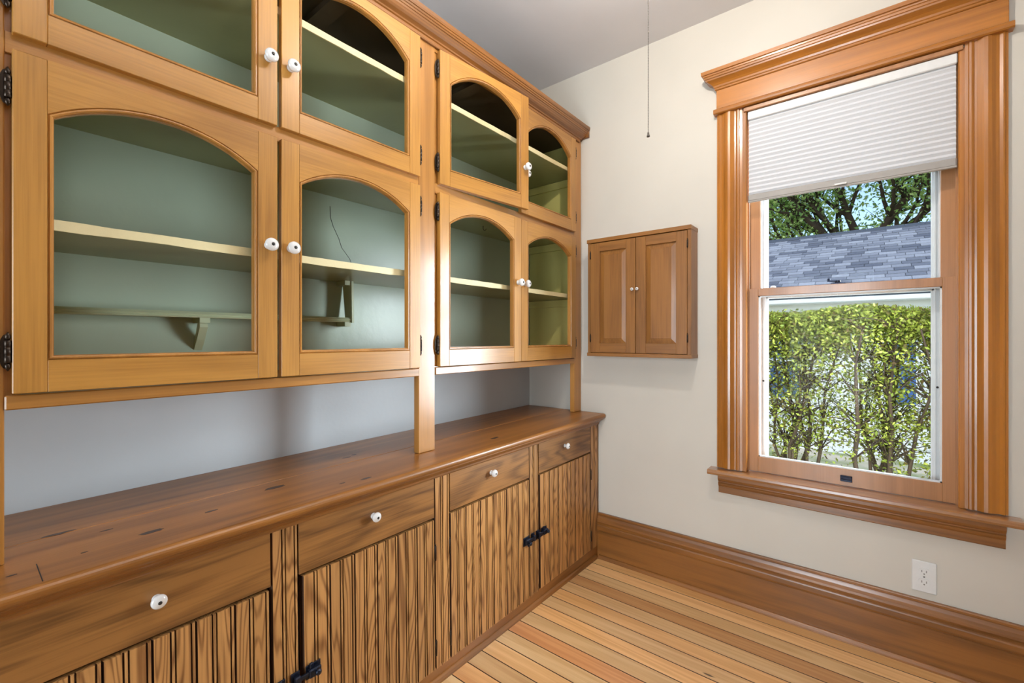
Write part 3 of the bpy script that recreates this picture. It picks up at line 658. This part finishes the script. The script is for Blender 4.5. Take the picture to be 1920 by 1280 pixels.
for si, (hx, lab) in enumerate(spots):
    sh = empty('hedge_shrub', (hx, HY, GZ), label=lab, cat='shrub', group='shrubs of the clipped hedge')
    m = MB(); tips = []
    random.seed(40+si)
    for k in range(9):
        bx_, by_ = random.uniform(-.1, .1), random.uniform(-.12, .12); p = Vector((bx_, by_, 0)); pts = [p.copy()]; rad = [random.uniform(.014, .026)]
        dx, dy = random.uniform(-.06, .06), random.uniform(-.04, .04)
        for q in range(7):
            p = p+Vector((dx*.8+random.uniform(-.06, .06), dy+random.uniform(-.05, .05), .262)); pts.append(p.copy()); rad.append(rad[0]*(1-q/9)); tips.append(p.copy())
            if q > 1 and abs(p.x) < .4:
                for _ in range(5):
                    e = p+Vector((random.uniform(-.26, .26), random.uniform(-.2, .2), random.uniform(.08, .3))); e.z = min(e.z, 1.93); md = (p+e)/2+Vector((random.uniform(-.04, .04), 0, .03)); m.tube([p, md, e], [.006, .004, .002], 4); tips.append(e)
        m.tube(pts, rad, 6)
    m.obj('stems', 'bark', parent=sh)
    topz = 2.02
    n1, n2, n3 = 9500, 8500, 6500
    a = np.column_stack([rng.uniform(-.42, .42, n1), rng.uniform(-.36, .36, n1), topz-np.abs(rng.normal(0, .17, n1))])
    a[:, 2] += .025*np.sin((a[:, 0]+hx)*7)
    tp = np.array([t_[:] for t_ in tips]); idx = rng.integers(0, len(tp), n2); b = tp[idx]+rng.normal(0, .09, (n2, 3)); b = b[(b[:, 2] < topz) & (b[:, 2] > .1) & (np.abs(b[:, 0]) < .42)]
    cz = np.column_stack([rng.uniform(-.42, .42, n3), rng.uniform(-.3, .3, n3), rng.uniform(.35, 1.15, n3)]); keep = (np.sin((cz[:, 0]+hx)*4.1+1.2)+np.cos(cz[:, 2]*4)+rng.normal(0, .3, n3)) > .35 ; cz = cz[keep]
    leaves('foliage', np.vstack([a, b, cz]), .0165, 'hleaf', sh)
# neighbour house
HS = empty('neighbour_house', (1, 6.3, GZ), label='low white house with a grey shingle roof beyond the hedge', cat='house')
def hl(o): o.location = Vector(o.location)-Vector((1, 6.3, GZ)); return o
EY, EZ, RY, RZ = 6.0, 1.93, 9.0, 3.34
hl(MB().box(-6, 7, 6.3, 6.45, GZ, 1.85).obj('wall', 'siding', parent=HS))
z = GZ+.2
while z < 1.6:
    hl(MB().prism([(6.3, z), (6.284, z), (6.290, z+.1), (6.3, z+.1)], 0, -6, 7).obj('clapboard', 'siding', parent=HS)); z += .1
hl(MB().box(-6.2, 7.2, EY, EY+.03, EZ-.16, EZ+.0).obj('fascia', 'siding', parent=HS))
hl(MB().box(-6.2, 7.2, EY+.03, 6.3, EZ-.17, EZ-.15).obj('soffit', 'siding', parent=HS))
hl(MB().box(-6, 7, 6.26, 6.31, 1.55, 1.62).obj('frieze_trim', 'siding', parent=HS))
sl = (RZ-EZ)/(RY-EY); ang = math.atan(sl)
hl(MB().prism([(EY-.03, EZ-.03), (RY, RZ-.03), (RY+3, EZ-.03), (RY+3, EZ-.10), (RY, RZ-.12), (EY, EZ-.10)], 0, -6.2, 7.2).obj('roof_deck', 'ridge', parent=HS))
for wx, ww, nm, mt in ((-1.20, .42, 'window', 'farglass'), (-.15, .42, 'window', 'farglass'), (1.36, .30, 'blue_window', 'bluepane')):
    fr_ = hl(MB().box(wx-.06, wx, 6.25, 6.30, .25, 1.5).box(wx+ww, wx+ww+.06, 6.25, 6.30, .25, 1.5).box(wx-.06, wx+ww+.06, 6.25, 6.30, 1.44, 1.52).box(wx-.06, wx+ww+.06, 6.24, 6.30, .2, .26).box(wx, wx+ww, 6.26, 6.29, .84, .88).obj('window', 'siding', parent=HS))
    MB().box(wx, wx+ww, 6.27, 6.28, .26, 1.44).obj('pane' if nm == 'window' else 'blue_pane', mt, parent=fr_)
L = math.hypot(RY-EY, RZ-EZ); rows = 23; ex = L/rows; tw = .23
cs, sn = math.cos(ang), math.sin(ang)
def shing_mesh():
    m = MB(); m.prism([(0, -.002), (ex*1.15, -.004), (ex*1.15, .004), (0, .014)], 0, .003, tw-.003); return m.obj('shingle', 'shingle', parent=HS)
first = None; stuff = MB(); random.seed(5)
for r_ in range(rows):
    off = random.uniform(0, tw)
    for c_ in range(-30, 30):
        x = 1-tw/2+c_*tw+off-tw/2; s0 = r_*ex+random.uniform(-.006, .006)
        y_, z_ = EY+s0*cs, EZ+s0*sn
        if x < -6.2 or x > 7.0: continue
        if -.95 < x < 1.95:
            if first is None: first = shing_mesh(); o = first
            else: o = bpy.data.objects.new('shingle', first.data); C.objects.link(o); o.parent = HS
            o.rotation_euler = (ang, 0, 0); o.location = (x-1, y_-6.3, z_-GZ+random.uniform(0, .004))
        else:
            pr = [(0, -.002), (ex*1.15, -.004), (ex*1.15, .004), (0, .014)]
            stuff.prism([(y_+a*cs-b*sn, z_+a*sn+b*cs) for a, b in pr], 0, x+.003, x+tw-.003)
nsh = sum(1 for o in HS.children if o.name.startswith('shingle')); print('shingles', nsh)
so = hl(stuff.obj('roof_shingles', 'shingle', parent=HS, kind='stuff'))
m = MB(); x = -6.2
while x < 7.1:
    m.prism([(RY-.14, RZ-.05), (RY, RZ+.035), (RY+.14, RZ-.05), (RY, RZ+.01)], 0, x+.004, x+.28); x += .28
hl(m.obj('ridge_cap', 'ridge', parent=HS, kind='stuff'))
# tree
TR = empty('maple_tree', (.85, 15.5, GZ), label='big leafy green tree rising behind the shingle roof', cat='tree')
m = MB(); random.seed(11); tips = []
def limb(p, d, r, n, depth):
    pts = [p.copy()]; rr = [r]
    for i in range(n):
        d = (d+Vector((random.uniform(-.25, .25), random.uniform(-.25, .25), random.uniform(-.08, .18)))).normalized(); p = p+d*random.uniform(.45, .7); pts.append(p.copy()); rr.append(r*(1-.75*(i+1)/n)); tips.append(p.copy())
        if depth and i > 0:
            for _ in range(2): limb(p, (d+Vector((random.uniform(-1, 1), random.uniform(-1, 1), random.uniform(-.3, .7)))).normalized(), rr[-1]*.6, max(2, n-2), depth-1)
    m.tube(pts, rr, 6)
m.tube([(0, 0, 0), (-.05, 0, 2.4), (.0, .05, 4.3)], [.42, .33, .28], 10)
for d in ((-1, -.2, .28), (-1, .1, .12), (-.7, -.5, .6), (-.2, -.3, 1), (.6, -.4, .7), (1, 0, .5), (.4, .6, .8), (-.5, .6, .8), (.9, -.3, .25), (-1, -.35, .5)):
    limb(Vector((0, .0, 4.0+random.uniform(0, .4))), Vector(d).normalized(), .14, 6, 2)
m.obj('trunk_and_branches', 'bark', parent=TR)
tp = np.array([t_[:] for t_ in tips]); idx = rng.integers(0, len(tp), 36000)
cl = tp[idx]+rng.normal(0, .27, (36000, 3)); cl[:, 2] += .1
leaves('foliage', cl, .068, 'tleaf', TR)
